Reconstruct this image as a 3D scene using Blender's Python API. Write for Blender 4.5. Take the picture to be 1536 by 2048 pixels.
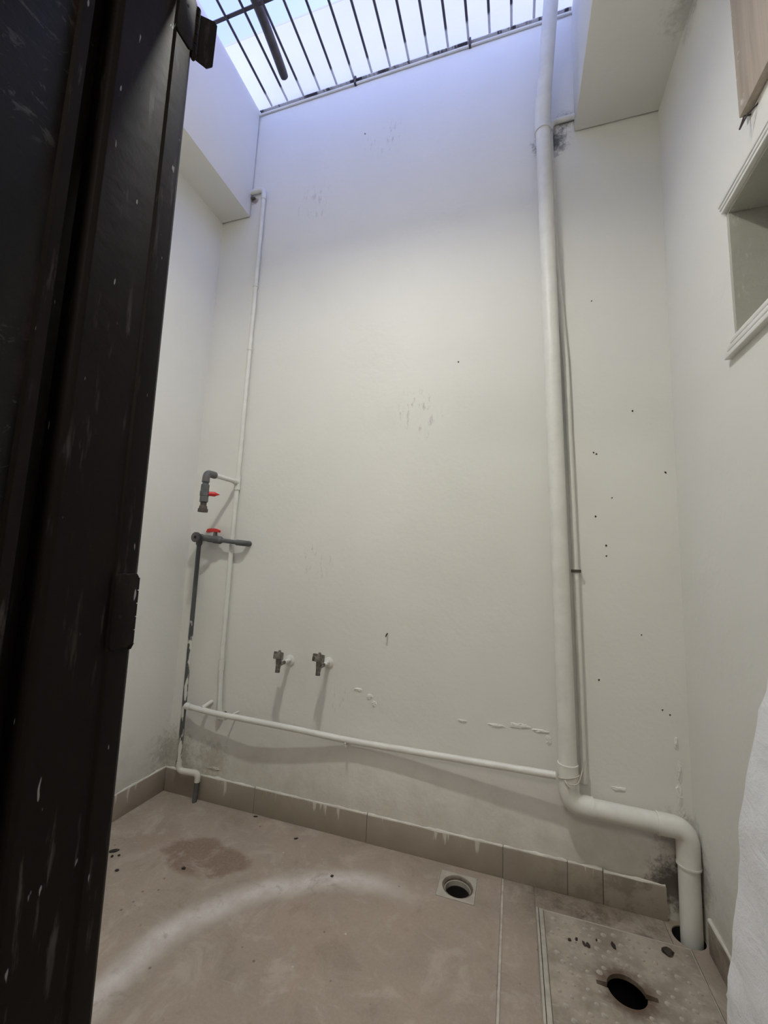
import bpy, bmesh, math, random
from mathutils import Vector, Matrix, noise as mnoise

random.seed(7)
for o in list(bpy.data.objects):
    bpy.data.objects.remove(o)
scene = bpy.context.scene
COL = scene.collection

# ------------------------------------------------------------------ camera
F_PX, YAW, PITCH, ROLL, CZ = 826.79, -0.3080, 0.1315, 0.0444, 1.25
fw = Vector((math.sin(YAW) * math.cos(PITCH), math.cos(YAW) * math.cos(PITCH), math.sin(PITCH)))
r0 = Vector((math.cos(YAW), -math.sin(YAW), 0))
u0 = r0.cross(fw)
rt = r0 * math.cos(ROLL) + u0 * math.sin(ROLL)
up = -r0 * math.sin(ROLL) + u0 * math.cos(ROLL)
cam_d = bpy.data.cameras.new('camera')
cam_d.sensor_fit = 'VERTICAL'
cam_d.sensor_height = 24.0
cam_d.lens = F_PX / 2048 * 24.0
cam_d.clip_start = 0.02
cam = bpy.data.objects.new('camera', cam_d)
m3 = Matrix((rt, up, -fw)).transposed()
cam.matrix_world = Matrix.Translation((0, 0, CZ)) @ m3.to_4x4()
COL.objects.link(cam)
scene.camera = cam

# ------------------------------------------------------------------ sky, exposure
SKY_STRENGTH = 0.66
LED_STRENGTH = 1090.0
ROOM_FILL_STRENGTH = 15.5  # strength of the added fill lamp
world = bpy.data.worlds.new('World')
scene.world = world
world.use_nodes = True
bg = world.node_tree.nodes['Background']
sky = world.node_tree.nodes.new('ShaderNodeTexSky')
sky.sky_type = 'NISHITA'
sky.sun_disc = False
sky.sun_elevation = math.radians(32)
sky.sun_rotation = math.radians(40)
sky.air_density = 1.0
sky.dust_density = 1.0
sky.ozone_density = 1.0
tint = world.node_tree.nodes.new('ShaderNodeMix')      # the photograph's cool daylight balance
tint.data_type = 'RGBA'; tint.blend_type = 'MULTIPLY'
tint.inputs[0].default_value = 1.0
tint.inputs[7].default_value = (1.07, .90, 1.20, 1)
world.node_tree.links.new(sky.outputs[0], tint.inputs[6])
world.node_tree.links.new(tint.outputs[2], bg.inputs[0])
bg.inputs[1].default_value = SKY_STRENGTH
vs = scene.view_settings
vs.view_transform = 'Standard'
vs.look = 'None'
vs.exposure = 0.0
vs.gamma = 1.0
vs.use_curve_mapping = False

# ------------------------------------------------------------------ dimensions
D = 1.975          # back wall plane
XL, XR = -1.815, 0.645
XB1, ZB1 = -1.605, 3.414
XB2, ZB2 = 0.281, 3.443
ZG = 4.194
FY0, FY1 = 0.30, 0.45   # door wall
ZTOP = 4.84

# ------------------------------------------------------------------ node helper
class NT:
    def __init__(self, name):
        self.mat = bpy.data.materials.new(name)
        self.mat.use_nodes = True
        self.t = self.mat.node_tree
        self.bsdf = self.t.nodes['Principled BSDF']
    def new(self, t): return self.t.nodes.new(t)
    def put(self, sock, v):
        if isinstance(v, bpy.types.NodeSocket): self.t.links.new(v, sock)
        elif isinstance(v, (tuple, list)):
            if sock.type == 'RGBA' and len(v) == 3: v = (*v, 1)
            sock.default_value = v
        else: sock.default_value = v
    def pos(self):
        return self.new('ShaderNodeNewGeometry').outputs['Position']
    def obj(self):
        return self.new('ShaderNodeTexCoord').outputs['Object']
    def mapv(self, v, scale=(1, 1, 1), loc=(0, 0, 0), rot=(0, 0, 0)):
        n = self.new('ShaderNodeMapping'); self.put(n.inputs[0], v)
        n.inputs['Scale'].default_value = scale; n.inputs['Location'].default_value = loc
        n.inputs['Rotation'].default_value = rot
        return n.outputs[0]
    def noise(self, v, scale=5, detail=4, rough=.55, dist=0):
        n = self.new('ShaderNodeTexNoise'); self.put(n.inputs['Vector'], v)
        n.inputs['Scale'].default_value = scale; n.inputs['Detail'].default_value = detail
        n.inputs['Roughness'].default_value = rough; n.inputs['Distortion'].default_value = dist
        return n.outputs[0]
    def voro(self, v, scale=5, feat='F1'):
        n = self.new('ShaderNodeTexVoronoi'); n.feature = feat; self.put(n.inputs['Vector'], v)
        n.inputs['Scale'].default_value = scale
        return n.outputs['Distance']
    def m(self, op, a, b=0.0, c=0.0, clamp=False):
        n = self.new('ShaderNodeMath'); n.operation = op; n.use_clamp = clamp
        self.put(n.inputs[0], a); self.put(n.inputs[1], b); self.put(n.inputs[2], c)
        return n.outputs[0]
    def step(self, v, lo, hi, a=0.0, b=1.0):
        n = self.new('ShaderNodeMapRange'); n.interpolation_type = 'SMOOTHSTEP'
        self.put(n.inputs[0], v)
        if lo > hi: lo, hi, a, b = hi, lo, b, a
        for i, x in enumerate((lo, hi, a, b)): n.inputs[i + 1].default_value = x
        return n.outputs[0]
    def mix(self, f, a, b):
        n = self.new('ShaderNodeMix'); n.data_type = 'RGBA'
        self.put(n.inputs[0], f); self.put(n.inputs[6], a); self.put(n.inputs[7], b)
        return n.outputs[2]
    def sep(self, v):
        n = self.new('ShaderNodeSeparateXYZ'); self.put(n.inputs[0], v); return n.outputs
    def dist(self, v, p):
        n = self.new('ShaderNodeVectorMath'); n.operation = 'DISTANCE'
        self.put(n.inputs[0], v); n.inputs[1].default_value = p
        return n.outputs['Value']
    def bump(self, h, strength=.3, dist=.01, prev=None):
        n = self.new('ShaderNodeBump'); self.put(n.inputs['Height'], h)
        n.inputs['Strength'].default_value = strength; n.inputs['Distance'].default_value = dist
        if prev is not None: self.put(n.inputs['Normal'], prev)
        return n.outputs[0]
    def out(self, color, rough=.6, metal=0.0, normal=None, spec=None):
        self.put(self.bsdf.inputs['Base Color'], color)
        self.put(self.bsdf.inputs['Roughness'], rough)
        self.put(self.bsdf.inputs['Metallic'], metal)
        if spec is not None: self.put(self.bsdf.inputs['Specular IOR Level'], spec)
        if normal is not None: self.put(self.bsdf.inputs['Normal'], normal)
        return self.mat

M = {}
def wall_paint():
    n = NT('wall_paint'); P = n.pos(); s = n.sep(P)
    big = n.noise(P, 1.1, 3)
    col = n.mix(n.step(big, .35, .65), (.80, .785, .735), (.765, .755, .70))
    # splashed dirt close to the floor and in corners, with broken outlines
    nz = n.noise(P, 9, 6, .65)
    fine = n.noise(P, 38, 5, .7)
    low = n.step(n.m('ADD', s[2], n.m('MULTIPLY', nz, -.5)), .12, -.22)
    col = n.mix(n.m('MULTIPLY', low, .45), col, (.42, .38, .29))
    def spot(p, r, c, k, thr=.5):
        nonlocal col
        d = n.m('DIVIDE', n.dist(P, p), r)
        mk = n.m('SUBTRACT', 1.0, d, clamp=True)
        mk = n.step(n.m('ADD', mk, n.m('MULTIPLY', n.m('SUBTRACT', fine, .5), 1.6)), thr - .34, thr + .34)
        gate = n.step(d, 1.0, .7)
        col = n.mix(n.m('MULTIPLY', n.m('MULTIPLY', mk, gate), k), col, c)
    spot((-1.76, D, .20), .22, (.25, .23, .16), .5, .6)
    spot((-1.52, D, .20), .18, (.30, .27, .18), .5, .6)
    spot((.60, D, .28), .16, (.24, .20, .15), .5, .6)
    spot((.575, D, .12), .13, (.07, .055, .04), .85, .42)
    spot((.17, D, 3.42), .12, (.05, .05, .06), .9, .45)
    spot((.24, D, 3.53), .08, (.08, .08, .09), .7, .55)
    spot((-1.585, D, 3.525), .035, (.16, .07, .05), .7, .4)
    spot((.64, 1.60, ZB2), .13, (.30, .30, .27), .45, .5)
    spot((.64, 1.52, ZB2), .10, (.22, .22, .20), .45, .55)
    spot((XR, 1.9, .2), .12, (.2, .17, .13), .5, .55)
    # scuffs in the middle of the wall
    ln = n.noise(n.mapv(P, (60, 10, 14)), 1, 4, .7)
    def scuff(p, r, k):
        nonlocal col
        d = n.m('DIVIDE', n.dist(P, p), r)
        mk = n.m('MULTIPLY', n.step(ln, .56, .66), n.step(d, 1, .3))
        col = n.mix(n.m('MULTIPLY', mk, k), col, (.34, .27, .23))
    scuff((-.47, D, 2.03), .17, .5)
    scuff((-.72, D, 3.72), .16, .4)
    scuff((-1.15, D, 3.40), .16, .35)
    scuff((-1.0, D, 1.26), .13, .45)
    scuff((-.80, D, .60), .12, .25)
    h = n.m('ADD', n.m('MULTIPLY', n.noise(P, 5, 4), 1.0), n.m('MULTIPLY', n.noise(P, 55, 4), .12))
    lowb = n.m('MULTIPLY', n.step(s[2], .75, .1), n.noise(P, 16, 6, .7))
    nb = n.bump(n.m('ADD', h, n.m('MULTIPLY', lowb, .5)), .36, .012)
    return n.out(col, .62, 0, nb, .3)
M['wall'] = wall_paint()

def roof_paint():
    n = NT('plain_plaster'); P = n.pos()
    col = n.mix(n.noise(P, 2.0, 4), (.74, .73, .69), (.66, .65, .61))
    return n.out(col, .8, 0, n.bump(n.noise(P, 30, 4), .3, .006))
M['plaster'] = roof_paint()

def reveal_plaster():
    n = NT('grey_render'); P = n.pos()
    ln = n.noise(n.mapv(P, (14, 14, 5), rot=(.6, .2, 0)), 1.6, 5, .65)
    col = n.mix(n.step(ln, .6, .72), (.46, .455, .39), (.60, .59, .53))
    return n.out(col, .8, 0, n.bump(n.noise(P, 14, 6, .7), .6, .01))
M['reveal'] = reveal_plaster()

def floor_mat(name='dusty_tile', a=(.37, .30, .24), b=(.31, .26, .205), streak=True):
    n = NT(name); P = n.pos(); s = n.sep(P)
    nz = n.noise(P, 2.6, 6, .62)
    col = n.mix(n.step(nz, .3, .7), a, b)
    pink = n.noise(P, 1.7, 3)
    col = n.mix(n.m('MULTIPLY', n.step(pink, .5, .7), .5), col, (.42, .31, .25))
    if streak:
        # pale band following an arc
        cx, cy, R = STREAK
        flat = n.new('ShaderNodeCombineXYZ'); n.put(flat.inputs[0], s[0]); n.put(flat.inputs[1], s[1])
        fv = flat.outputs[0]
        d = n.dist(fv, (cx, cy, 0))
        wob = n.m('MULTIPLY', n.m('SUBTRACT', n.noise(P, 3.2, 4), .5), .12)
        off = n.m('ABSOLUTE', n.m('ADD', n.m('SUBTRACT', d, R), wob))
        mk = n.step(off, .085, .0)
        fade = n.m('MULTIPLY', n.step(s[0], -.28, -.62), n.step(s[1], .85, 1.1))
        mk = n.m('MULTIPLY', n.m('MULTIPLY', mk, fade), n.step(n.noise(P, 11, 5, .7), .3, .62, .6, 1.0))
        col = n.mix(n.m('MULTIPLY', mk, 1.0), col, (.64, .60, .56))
        # damp brown patch
        dv = n.m('DIVIDE', n.dist(n.mapv(fv, (1, 1.9, 1), (0, 0, 0)), (-1.25, 1.63 * 1.9, 0)), .21)
        dm = n.step(n.m('ADD', dv, n.m('MULTIPLY', n.m('SUBTRACT', n.noise(P, 9, 4), .5), .8)), 1.05, .8)
        col = n.mix(n.m('MULTIPLY', dm, .85), col, (.20, .13, .09))
        d2 = n.step(n.m('ADD', n.dist(fv, (-1.55, 1.66, 0)), n.m('MULTIPLY', n.noise(P, 8, 4), .12)), .22, .12)
        col = n.mix(n.m('MULTIPLY', d2, .35), col, (.25, .18, .13))
    # grime towards the manhole corner
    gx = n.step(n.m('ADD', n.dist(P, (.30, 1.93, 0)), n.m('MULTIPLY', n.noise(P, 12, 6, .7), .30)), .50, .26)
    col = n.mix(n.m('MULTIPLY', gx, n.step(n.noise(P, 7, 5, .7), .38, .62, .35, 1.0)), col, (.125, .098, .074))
    blot = n.noise(P, 6.5, 6, .7, .6)
    col = n.mix(n.m('MULTIPLY', n.step(blot, .50, .66), .6), col, (.46, .40, .335))
    col = n.mix(n.m('MULTIPLY', n.step(blot, .46, .32), .55), col, (.25, .20, .155))
    grit = n.noise(P, 95, 4, .75)
    col = n.mix(n.step(grit, .35, .7, .0, .16), col, (.50, .44, .37))
    # specks
    sp = n.step(n.voro(P, 19), .12, .06)
    spg = n.step(n.noise(P, 5, 2), .5, .62)
    col = n.mix(n.m('MULTIPLY', n.m('MULTIPLY', sp, spg), .7), col, (.12, .09, .07))
    wp = n.step(n.voro(n.mapv(P, loc=(3, 5, 1)), 14), .07, .04)
    col = n.mix(n.m('MULTIPLY', n.m('MULTIPLY', wp, n.step(pink, .48, .6)), .7), col, (.66, .62, .56))
    scr = n.step(n.noise(n.mapv(P, (3, 26, 1), rot=(0, 0, .7)), 2.4, 5, .7), .64, .72)
    col = n.mix(n.m('MULTIPLY', scr, .35), col, (.5, .45, .39))
    nb = n.bump(n.m('ADD', n.noise(P, 22, 6, .7), n.m('MULTIPLY', n.noise(P, 130, 3), .3)), .35, .006)
    return n.out(col, n.step(nz, .2, .8, .55, .75), 0, nb, .35)
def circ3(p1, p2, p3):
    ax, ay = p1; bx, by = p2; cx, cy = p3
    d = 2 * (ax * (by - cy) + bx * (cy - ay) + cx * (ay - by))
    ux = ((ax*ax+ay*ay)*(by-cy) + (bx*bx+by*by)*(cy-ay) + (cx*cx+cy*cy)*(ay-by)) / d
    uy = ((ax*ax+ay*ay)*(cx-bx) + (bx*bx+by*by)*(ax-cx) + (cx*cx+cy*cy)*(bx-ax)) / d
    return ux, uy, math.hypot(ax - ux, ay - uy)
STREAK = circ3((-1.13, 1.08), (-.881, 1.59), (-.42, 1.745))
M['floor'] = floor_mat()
M['room_floor'] = floor_mat('room_tile', (.5, .45, .4), (.46, .42, .37), False)

def skirt_mat():
    n = NT('skirting_tile'); P = n.pos(); s = n.sep(P)
    col = n.mix(n.noise(P, 6, 5, .6), (.40, .35, .285), (.26, .22, .175))
    # whitish paint drips running down
    h = n.m('ADD', s[0], s[1])
    cmb = n.new('ShaderNodeCombineXYZ'); n.put(cmb.inputs[0], n.m('MULTIPLY', h, 34)); n.put(cmb.inputs[1], n.m('MULTIPLY', s[2], 2.5))
    dr = n.noise(cmb.outputs[0], 1, 3, .6)
    lvl = n.noise(n.mapv(P, (1, 1, 0)), 2.1, 2)
    thr = n.m('ADD', dr, n.m('ADD', n.m('MULTIPLY', n.m('SUBTRACT', s[2], .116), 1.5), n.m('MULTIPLY', n.m('SUBTRACT', lvl, .5), .45)))
    dm = n.step(thr, .565, .62)
    col = n.mix(n.m('MULTIPLY', dm, .75), col, (.62, .59, .51))
    cl = n.m('MULTIPLY', n.step(s[0], -.1, .5), n.step(n.noise(P, 10, 5, .7), .45, .6))
    col = n.mix(n.m('MULTIPLY', cl, .6), col, (.13, .11, .085))
    return n.out(col, .5, 0, n.bump(n.noise(P, 30, 5), .2, .004), .4)
M['skirt'] = skirt_mat()

def simple(name, a, b, rough=.5, metal=0.0, scale=12, bump=.15, bd=.003, spec=None):
    n = NT(name); P = n.obj()
    nz = n.noise(P, scale, 5, .6)
    col = n.mix(n.step(nz, .35, .65), a, b)
    return n.out(col, rough, metal, n.bump(n.noise(P, scale * 4, 4), bump, bd), spec)
M['pvc'] = simple('white_pvc', (.78, .77, .71), (.72, .71, .65), .42)
M['bead'] = simple('caulk', (.72, .70, .63), (.60, .57, .50), .7, bump=.5)
M['grey_pvc'] = simple('grey_pvc', (.085, .09, .092), (.12, .12, .12), .45)
M['red'] = simple('red_plastic', (.62, .028, .022), (.50, .02, .02), .35)
M['rust_grey'] = simple('rusty_nipple', (.10, .075, .062), (.055, .035, .028), .65)
M['black'] = simple('black_void', (.008, .007, .006), (.012, .01, .008), .9)  # near-black colour stands in for the darkness of holes and openings
M['steel'] = simple('dark_steel', (.06, .055, .06), (.10, .08, .07), .55, .3)
M['tap'] = simple('tarnished_chrome', (.30, .28, .25), (.12, .11, .095), .38, .75, 60)
M['drain'] = simple('drain_metal', (.50, .47, .40), (.40, .37, .31), .5, .1, 25, .4)
M['drain_in'] = simple('drain_wall', (.20, .17, .13), (.10, .085, .065), .5, 0, 25)
M['cable'] = simple('wire', (.60, .56, .48), (.48, .44, .37), .5)
M['chip'] = simple('debris', (.018, .014, .012), (.05, .035, .026), .8)
M['slab'] = simple('mortar', (.40, .35, .29), (.32, .28, .23), .9, bump=.5)
M['grout'] = simple('light_grout', (.55, .50, .43), (.42, .37, .31), .9, bump=.5, scale=30)
M['stick'] = simple('dark_pipe', (.045, .042, .04), (.085, .075, .065), .7)
M['white_frame'] = simple('white_gloss', (.80, .79, .74), (.76, .75, .70), .4, bump=.05)
M['lamp_body'] = simple('lamp_plastic', (.8, .8, .78), (.78, .78, .76), .4)

def bar_mat():
    n = NT('grille_bar'); P = n.pos(); s = n.sep(P)
    nz = n.noise(P, 20, 5, .6)
    col = n.mix(nz, (.045, .04, .05), (.10, .08, .075))
    ov = n.step(n.m('ADD', s[1], n.m('MULTIPLY', n.noise(P, 7, 2), .06)), D - .075, D - .055)
    col = n.mix(ov, col, (.62, .61, .60))
    return n.out(col, .6, .2)
M['bar'] = bar_mat()
def rail_mat():
    n = NT('painted_rail'); P = n.pos()
    sp = n.step(n.noise(n.mapv(P, (5, 1, 3)), 2.2, 5, .75), .50, .60)
    return n.out(n.mix(sp, (.62, .60, .60), (.06, .05, .05)), .6)
M['rail'] = rail_mat()

def grey_paint_pipe():
    n = NT('grey_pipe_with_paint'); P = n.pos(); s = n.sep(P)
    nz = n.noise(n.mapv(P, (22, 22, 7)), 1, 5, .65)
    lvl = n.m('ADD', s[2], n.m('MULTIPLY', n.m('SUBTRACT', nz, .5), 1.6))
    mk = n.step(lvl, .86, .80)
    gaps = n.step(n.noise(n.mapv(P, (18, 18, 4.5), loc=(2, 1, 3)), 1, 4, .6), .52, .56)
    mk = n.m('MULTIPLY', mk, n.m('SUBTRACT', 1.0, gaps))
    col = n.mix(mk, (.075, .078, .08), (.68, .66, .59))
    return n.out(col, .5)
M['grey_painted'] = grey_paint_pipe()

def door_mat():
    n = NT('dark_brown_gloss'); P = n.pos()
    col = n.mix(n.noise(P, 7, 4), (.009, .007, .006), (.015, .011, .0095))
    red = n.step(n.noise(n.mapv(P, (6, 6, 2.2), loc=(1, 1, 4)), 1, 4), .63, .75)
    col = n.mix(n.m('MULTIPLY', red, .5), col, (.05, .018, .016))
    # vertical scrapes and paint chips
    a = n.noise(n.mapv(P, (70, 70, 8), rot=(.06, .0, 0)), 1, 5, .62)
    g = n.step(n.noise(P, 5, 3), .38, .60)
    mk = n.m('MULTIPLY', n.step(a, .56, .70), g)
    col = n.mix(n.m('MULTIPLY', mk, .6), col, (.15, .14, .135))
    c = n.noise(n.mapv(P, (95, 95, 22), loc=(5, 2, 0)), 1, 2, .5)
    col = n.mix(n.step(c, .715, .74), col, (.34, .35, .36))
    nb = n.bump(n.noise(P, 40, 4), .2, .003)
    return n.out(col, .6, 0, nb, .16)
M['door'] = door_mat()
def leaf_mat():
    n = NT('scratched_black_panel'); P = n.pos()
    col = n.mix(n.noise(P, 4, 4), (.010, .010, .0095), (.018, .018, .017))
    rg = n.noise(n.mapv(P, (1, 24, 40), rot=(.5, 0, 0)), 1.0, 6, .72, 1.2)
    g = n.step(n.noise(P, 4.5, 3), .47, .68)
    mk = n.m('MULTIPLY', n.step(rg, .56, .63), g)
    col = n.mix(n.m('MULTIPLY', mk, .5), col, (.20, .20, .19))
    rd = n.step(n.m('ADD', n.sep(P)[1], n.m('MULTIPLY', n.noise(P, 9, 4), .06)), .305, .325)
    col = n.mix(n.m('MULTIPLY', n.m('MULTIPLY', rd, n.step(n.noise(P, 6, 3), .4, .6)), .8), col, (.09, .035, .038))
    return n.out(col, .5, 0, n.bump(n.noise(P, 30, 5), .3, .004), .16)
M['leaf'] = leaf_mat()

def cover_mat():
    n = NT('manhole_surface'); P = n.pos()
    col = n.mix(n.step(n.noise(P, 8, 6, .65), .35, .68), (.42, .37, .30), (.25, .21, .165))
    d = n.dist(P, (.331, 1.61, 0))
    rm = n.step(n.m('ADD', d, n.m('MULTIPLY', n.m('SUBTRACT', n.noise(P, 24, 5, .7), .5), .09)), .105, .05)
    col = n.mix(n.m('MULTIPLY', rm, .8), col, (.075, .036, .016))
    ch = n.step(n.noise(n.mapv(P, (10, 26, 1), rot=(0, 0, .5)), 1.5, 6, .75), .58, .66)
    col = n.mix(n.m('MULTIPLY', ch, .5), col, (.50, .46, .39))
    return n.out(col, .6, 0, n.bump(n.noise(P, 45, 6, .7), .5, .005))
M['cover'] = cover_mat()
M['stud'] = simple('worn_stud', (.48, .43, .36), (.30, .26, .21), .6, 0, 40, .4)

def wood_mat():
    n = NT('raw_wood'); P = n.pos()
    g = n.noise(n.mapv(P, (30, 30, 1.6)), 1, 6, .6, .6)
    col = n.mix(n.step(g, .3, .7), (.47, .40, .325), (.36, .30, .24))
    w = n.m('MULTIPLY', n.step(n.noise(P, 18, 5, .7), .55, .64), n.step(n.sep(P)[1], 1.245, 1.275))
    col = n.mix(n.m('MULTIPLY', w, .8), col, (.72, .71, .67))
    return n.out(col, .75, 0, n.bump(g, .3, .004))
M['wood'] = wood_mat()

def cloth_mat():
    n = NT('white_nonwoven'); P = n.pos()
    col = n.mix(n.noise(P, 9, 4), (.80, .805, .815), (.74, .745, .755))
    weave = n.noise(P, 420, 2)
    wr = n.noise(n.mapv(P, (4, 9, 16), rot=(.7, 0, 0)), 1.5, 5, .6, .5)
    nb = n.bump(n.m('ADD', wr, n.m('MULTIPLY', weave, .05)), .28, .02)
    n.bsdf.inputs['Sheen Weight'].default_value = .2
    return n.out(col, .85, 0, nb, .2)
M['cloth'] = cloth_mat()

def emis(name, col, st):
    n = NT(name)
    n.put(n.bsdf.inputs['Base Color'], (.9, .9, .9))
    n.put(n.bsdf.inputs['Emission Color'], col)
    n.bsdf.inputs['Emission Strength'].default_value = st
    return n.mat
M['led'] = emis('led_glow', (.98, .975, .90), LED_STRENGTH)
M['panel'] = emis('room_fill_glow', (1.0, .92, .82), ROOM_FILL_STRENGTH)  # glow of the fill lamp added behind the camera
def glass_mat():
    n = NT('window_glass')
    n.bsdf.inputs['Transmission Weight'].default_value = .9
    n.bsdf.inputs['IOR'].default_value = 1.45
    return n.out((.75, .8, .78), .08)
M['glass'] = glass_mat()

# ------------------------------------------------------------------ mesh helpers
class MB:
    def __init__(self):
        self.v = []; self.f = []
    def add(self, vs, fs):
        k = len(self.v); self.v += [Vector(p) for p in vs]
        self.f += [tuple(i + k for i in f) for f in fs]
        return self
    def box(self, x0, x1, y0, y1, z0, z1):
        vs = [(x, y, z) for z in (z0, z1) for y in (y0, y1) for x in (x0, x1)]
        return self.add(vs, [(0, 2, 3, 1), (4, 5, 7, 6), (0, 1, 5, 4), (1, 3, 7, 5), (3, 2, 6, 7), (2, 0, 4, 6)])
    def prism(self, poly, z0, z1, shear=None):
        n = len(poly)
        vs = [(x, y, z0) for x, y in poly] + [(x, y, z1) for x, y in poly]
        if shear: vs = [(x + shear(z), y, z) for x, y, z in vs]
        fs = [tuple(reversed(range(n))), tuple(range(n, 2 * n))]
        fs += [(i, (i + 1) % n, n + (i + 1) % n, n + i) for i in range(n)]
        return self.add(vs, fs)
    def tube(self, pts, r, seg=16, cap=True):
        pts = [Vector(p) for p in pts]
        rs = r if isinstance(r, (list, tuple)) else [r] * len(pts)
        t0 = (pts[1] - pts[0]).normalized()
        a = Vector((0, 0, 1)) if abs(t0.z) < .9 else Vector((1, 0, 0))
        nrm = t0.cross(a).normalized()
        vs = []; prev = t0
        for i, p in enumerate(pts):
            if i == 0: t = t0
            elif i == len(pts) - 1: t = (pts[i] - pts[i - 1]).normalized()
            else:
                d1 = pts[i] - pts[i - 1]; d2 = pts[i + 1] - pts[i]
                t = (d1.normalized() + d2.normalized())
                t = t.normalized() if t.length > 1e-6 else d1.normalized()
            q = prev.rotation_difference(t); nrm = (q @ nrm); nrm = (nrm - t * nrm.dot(t)).normalized(); prev = t
            b = t.cross(nrm)
            for k in range(seg):
                an = 2 * math.pi * k / seg
                vs.append(p + (nrm * math.cos(an) + b * math.sin(an)) * rs[i])
        fs = []
        for i in range(len(pts) - 1):
            for k in range(seg):
                k2 = (k + 1) % seg
                fs.append((i * seg + k, i * seg + k2, (i + 1) * seg + k2, (i + 1) * seg + k))
        if cap:
            fs.append(tuple(reversed(range(seg))))
            fs.append(tuple((len(pts) - 1) * seg + k for k in range(seg)))
        return self.add(vs, fs)
    def ring(self, c, r_in, r_out, z0, z1, seg=32):
        """annulus with thickness, axis z"""
        cx, cy = c; vs = []
        for k in range(seg):
            an = 2 * math.pi * k / seg; ca, sa = math.cos(an), math.sin(an)
            for rr, zz in ((r_in, z0), (r_out, z0), (r_out, z1), (r_in, z1)):
                vs.append((cx + ca * rr, cy + sa * rr, zz))
        fs = []
        for k in range(seg):
            a, b = k * 4, ((k + 1) % seg) * 4
            for j in range(4):
                j2 = (j + 1) % 4
                fs.append((a + j, b + j, b + j2, a + j2))
        return self.add(vs, fs)
    def plate_hole(self, x0, x1, y0, y1, c, hole, z0, z1):
        """rectangular plate with a hole; hole = function(angle)->radius"""
        cx, cy = c
        angs = sorted(set([2 * math.pi * k / 72 for k in range(72)] +
                          [math.atan2(y - cy, x - cx) % (2 * math.pi) for x in (x0, x1) for y in (y0, y1)]))
        n = len(angs); vs = []
        for an in angs:
            ca, sa = math.cos(an), math.sin(an)
            ts = []
            if ca > 1e-9: ts.append((x1 - cx) / ca)
            if ca < -1e-9: ts.append((x0 - cx) / ca)
            if sa > 1e-9: ts.append((y1 - cy) / sa)
            if sa < -1e-9: ts.append((y0 - cy) / sa)
            t = min(ts); h = min(hole(an), t * .98)
            for rr, zz in ((h, z0), (t, z0), (t, z1), (h, z1)):
                vs.append((cx + ca * rr, cy + sa * rr, zz))
        fs = []
        for k in range(n):
            a, b = k * 4, ((k + 1) % n) * 4
            for j in range(4):
                j2 = (j + 1) % 4
                fs.append((a + j, b + j, b + j2, a + j2))
        return self.add(vs, fs)
    def build(self, name, mat, parent=None, smooth=True, bevel=0.0, angle=35):
        org = Vector(parent['_o']) if parent is not None else Vector((0, 0, 0))
        me = bpy.data.meshes.new(name)
        me.from_pydata([tuple(p - org) for p in self.v], [], self.f)
        bm = bmesh.new(); bm.from_mesh(me)
        bmesh.ops.recalc_face_normals(bm, faces=bm.faces)
        if bevel:
            bmesh.ops.remove_doubles(bm, verts=bm.verts, dist=1e-6)
            es = [e for e in bm.edges if len(e.link_faces) == 2 and e.calc_face_angle(0) > .6]
            bmesh.ops.bevel(bm, geom=es, offset=bevel, segments=2, affect='EDGES', profile=.5)
        bm.to_mesh(me); bm.free()
        if smooth:
            me.polygons.foreach_set('use_smooth', [True] * len(me.polygons))
            me.set_sharp_from_angle(angle=math.radians(angle))
        me.materials.append(M[mat] if isinstance(mat, str) else mat)
        o = bpy.data.objects.new(name, me); COL.objects.link(o)
        if parent is not None:
            o.parent = parent
        o['_o'] = tuple(org)
        return o

def tag(o, label, cat, group=None, kind=None):
    o['label'] = label; o['category'] = cat
    if group: o['group'] = group
    if kind: o['kind'] = kind
    return o
def thing(name, loc, label, cat, group=None, kind=None):
    o = bpy.data.objects.new(name, None); COL.objects.link(o)
    o.location = loc; o['_o'] = tuple(loc); o.empty_display_size = .05
    return tag(o, label, cat, group, kind)
def bez(p0, p1, p2, n=8):
    p0, p1, p2 = map(Vector, (p0, p1, p2))
    return [(p0 * (1 - t) ** 2 + p1 * 2 * t * (1 - t) + p2 * t * t) for t in [i / n for i in range(n + 1)]]
def spline(pts, n=8):
    pts = [Vector(p) for p in pts]; out = []
    for i in range(len(pts) - 1):
        p0 = pts[max(i - 1, 0)]; p1 = pts[i]; p2 = pts[i + 1]; p3 = pts[min(i + 2, len(pts) - 1)]
        for k in range(n):
            t = k / n
            out.append(.5 * ((2 * p1) + (p2 - p0) * t + (2 * p0 - 5 * p1 + 4 * p2 - p3) * t * t + (3 * p1 - p0 - 3 * p2 + p3) * t ** 3))
    out.append(pts[-1]); return out
def share(src, parent, offset, name=None):
    c = bpy.data.objects.new(name or src.name.split('.')[0], src.data); COL.objects.link(c)
    c.parent = parent; c.location = offset; c['_o'] = src['_o']
    return c

# ================================================================== STRUCTURE
back = MB().box(-2.8, 1.5, D, D + .14, -.3, ZTOP).build('wall_back', 'wall')
tag(back, 'tall off-white painted back wall rising past the roof grille', 'wall', kind='structure')
MB().box(-2.8, 1.5, D - .001, D + .15, ZTOP, ZTOP + .02).build('coping', 'plaster', back, bevel=.004)
left = MB().box(XL - .25, XL, FY1, D, -.3, ZB1).build('wall_left', 'wall')
tag(left, 'off-white painted side wall beside the dark door frame', 'wall', kind='structure')
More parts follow.
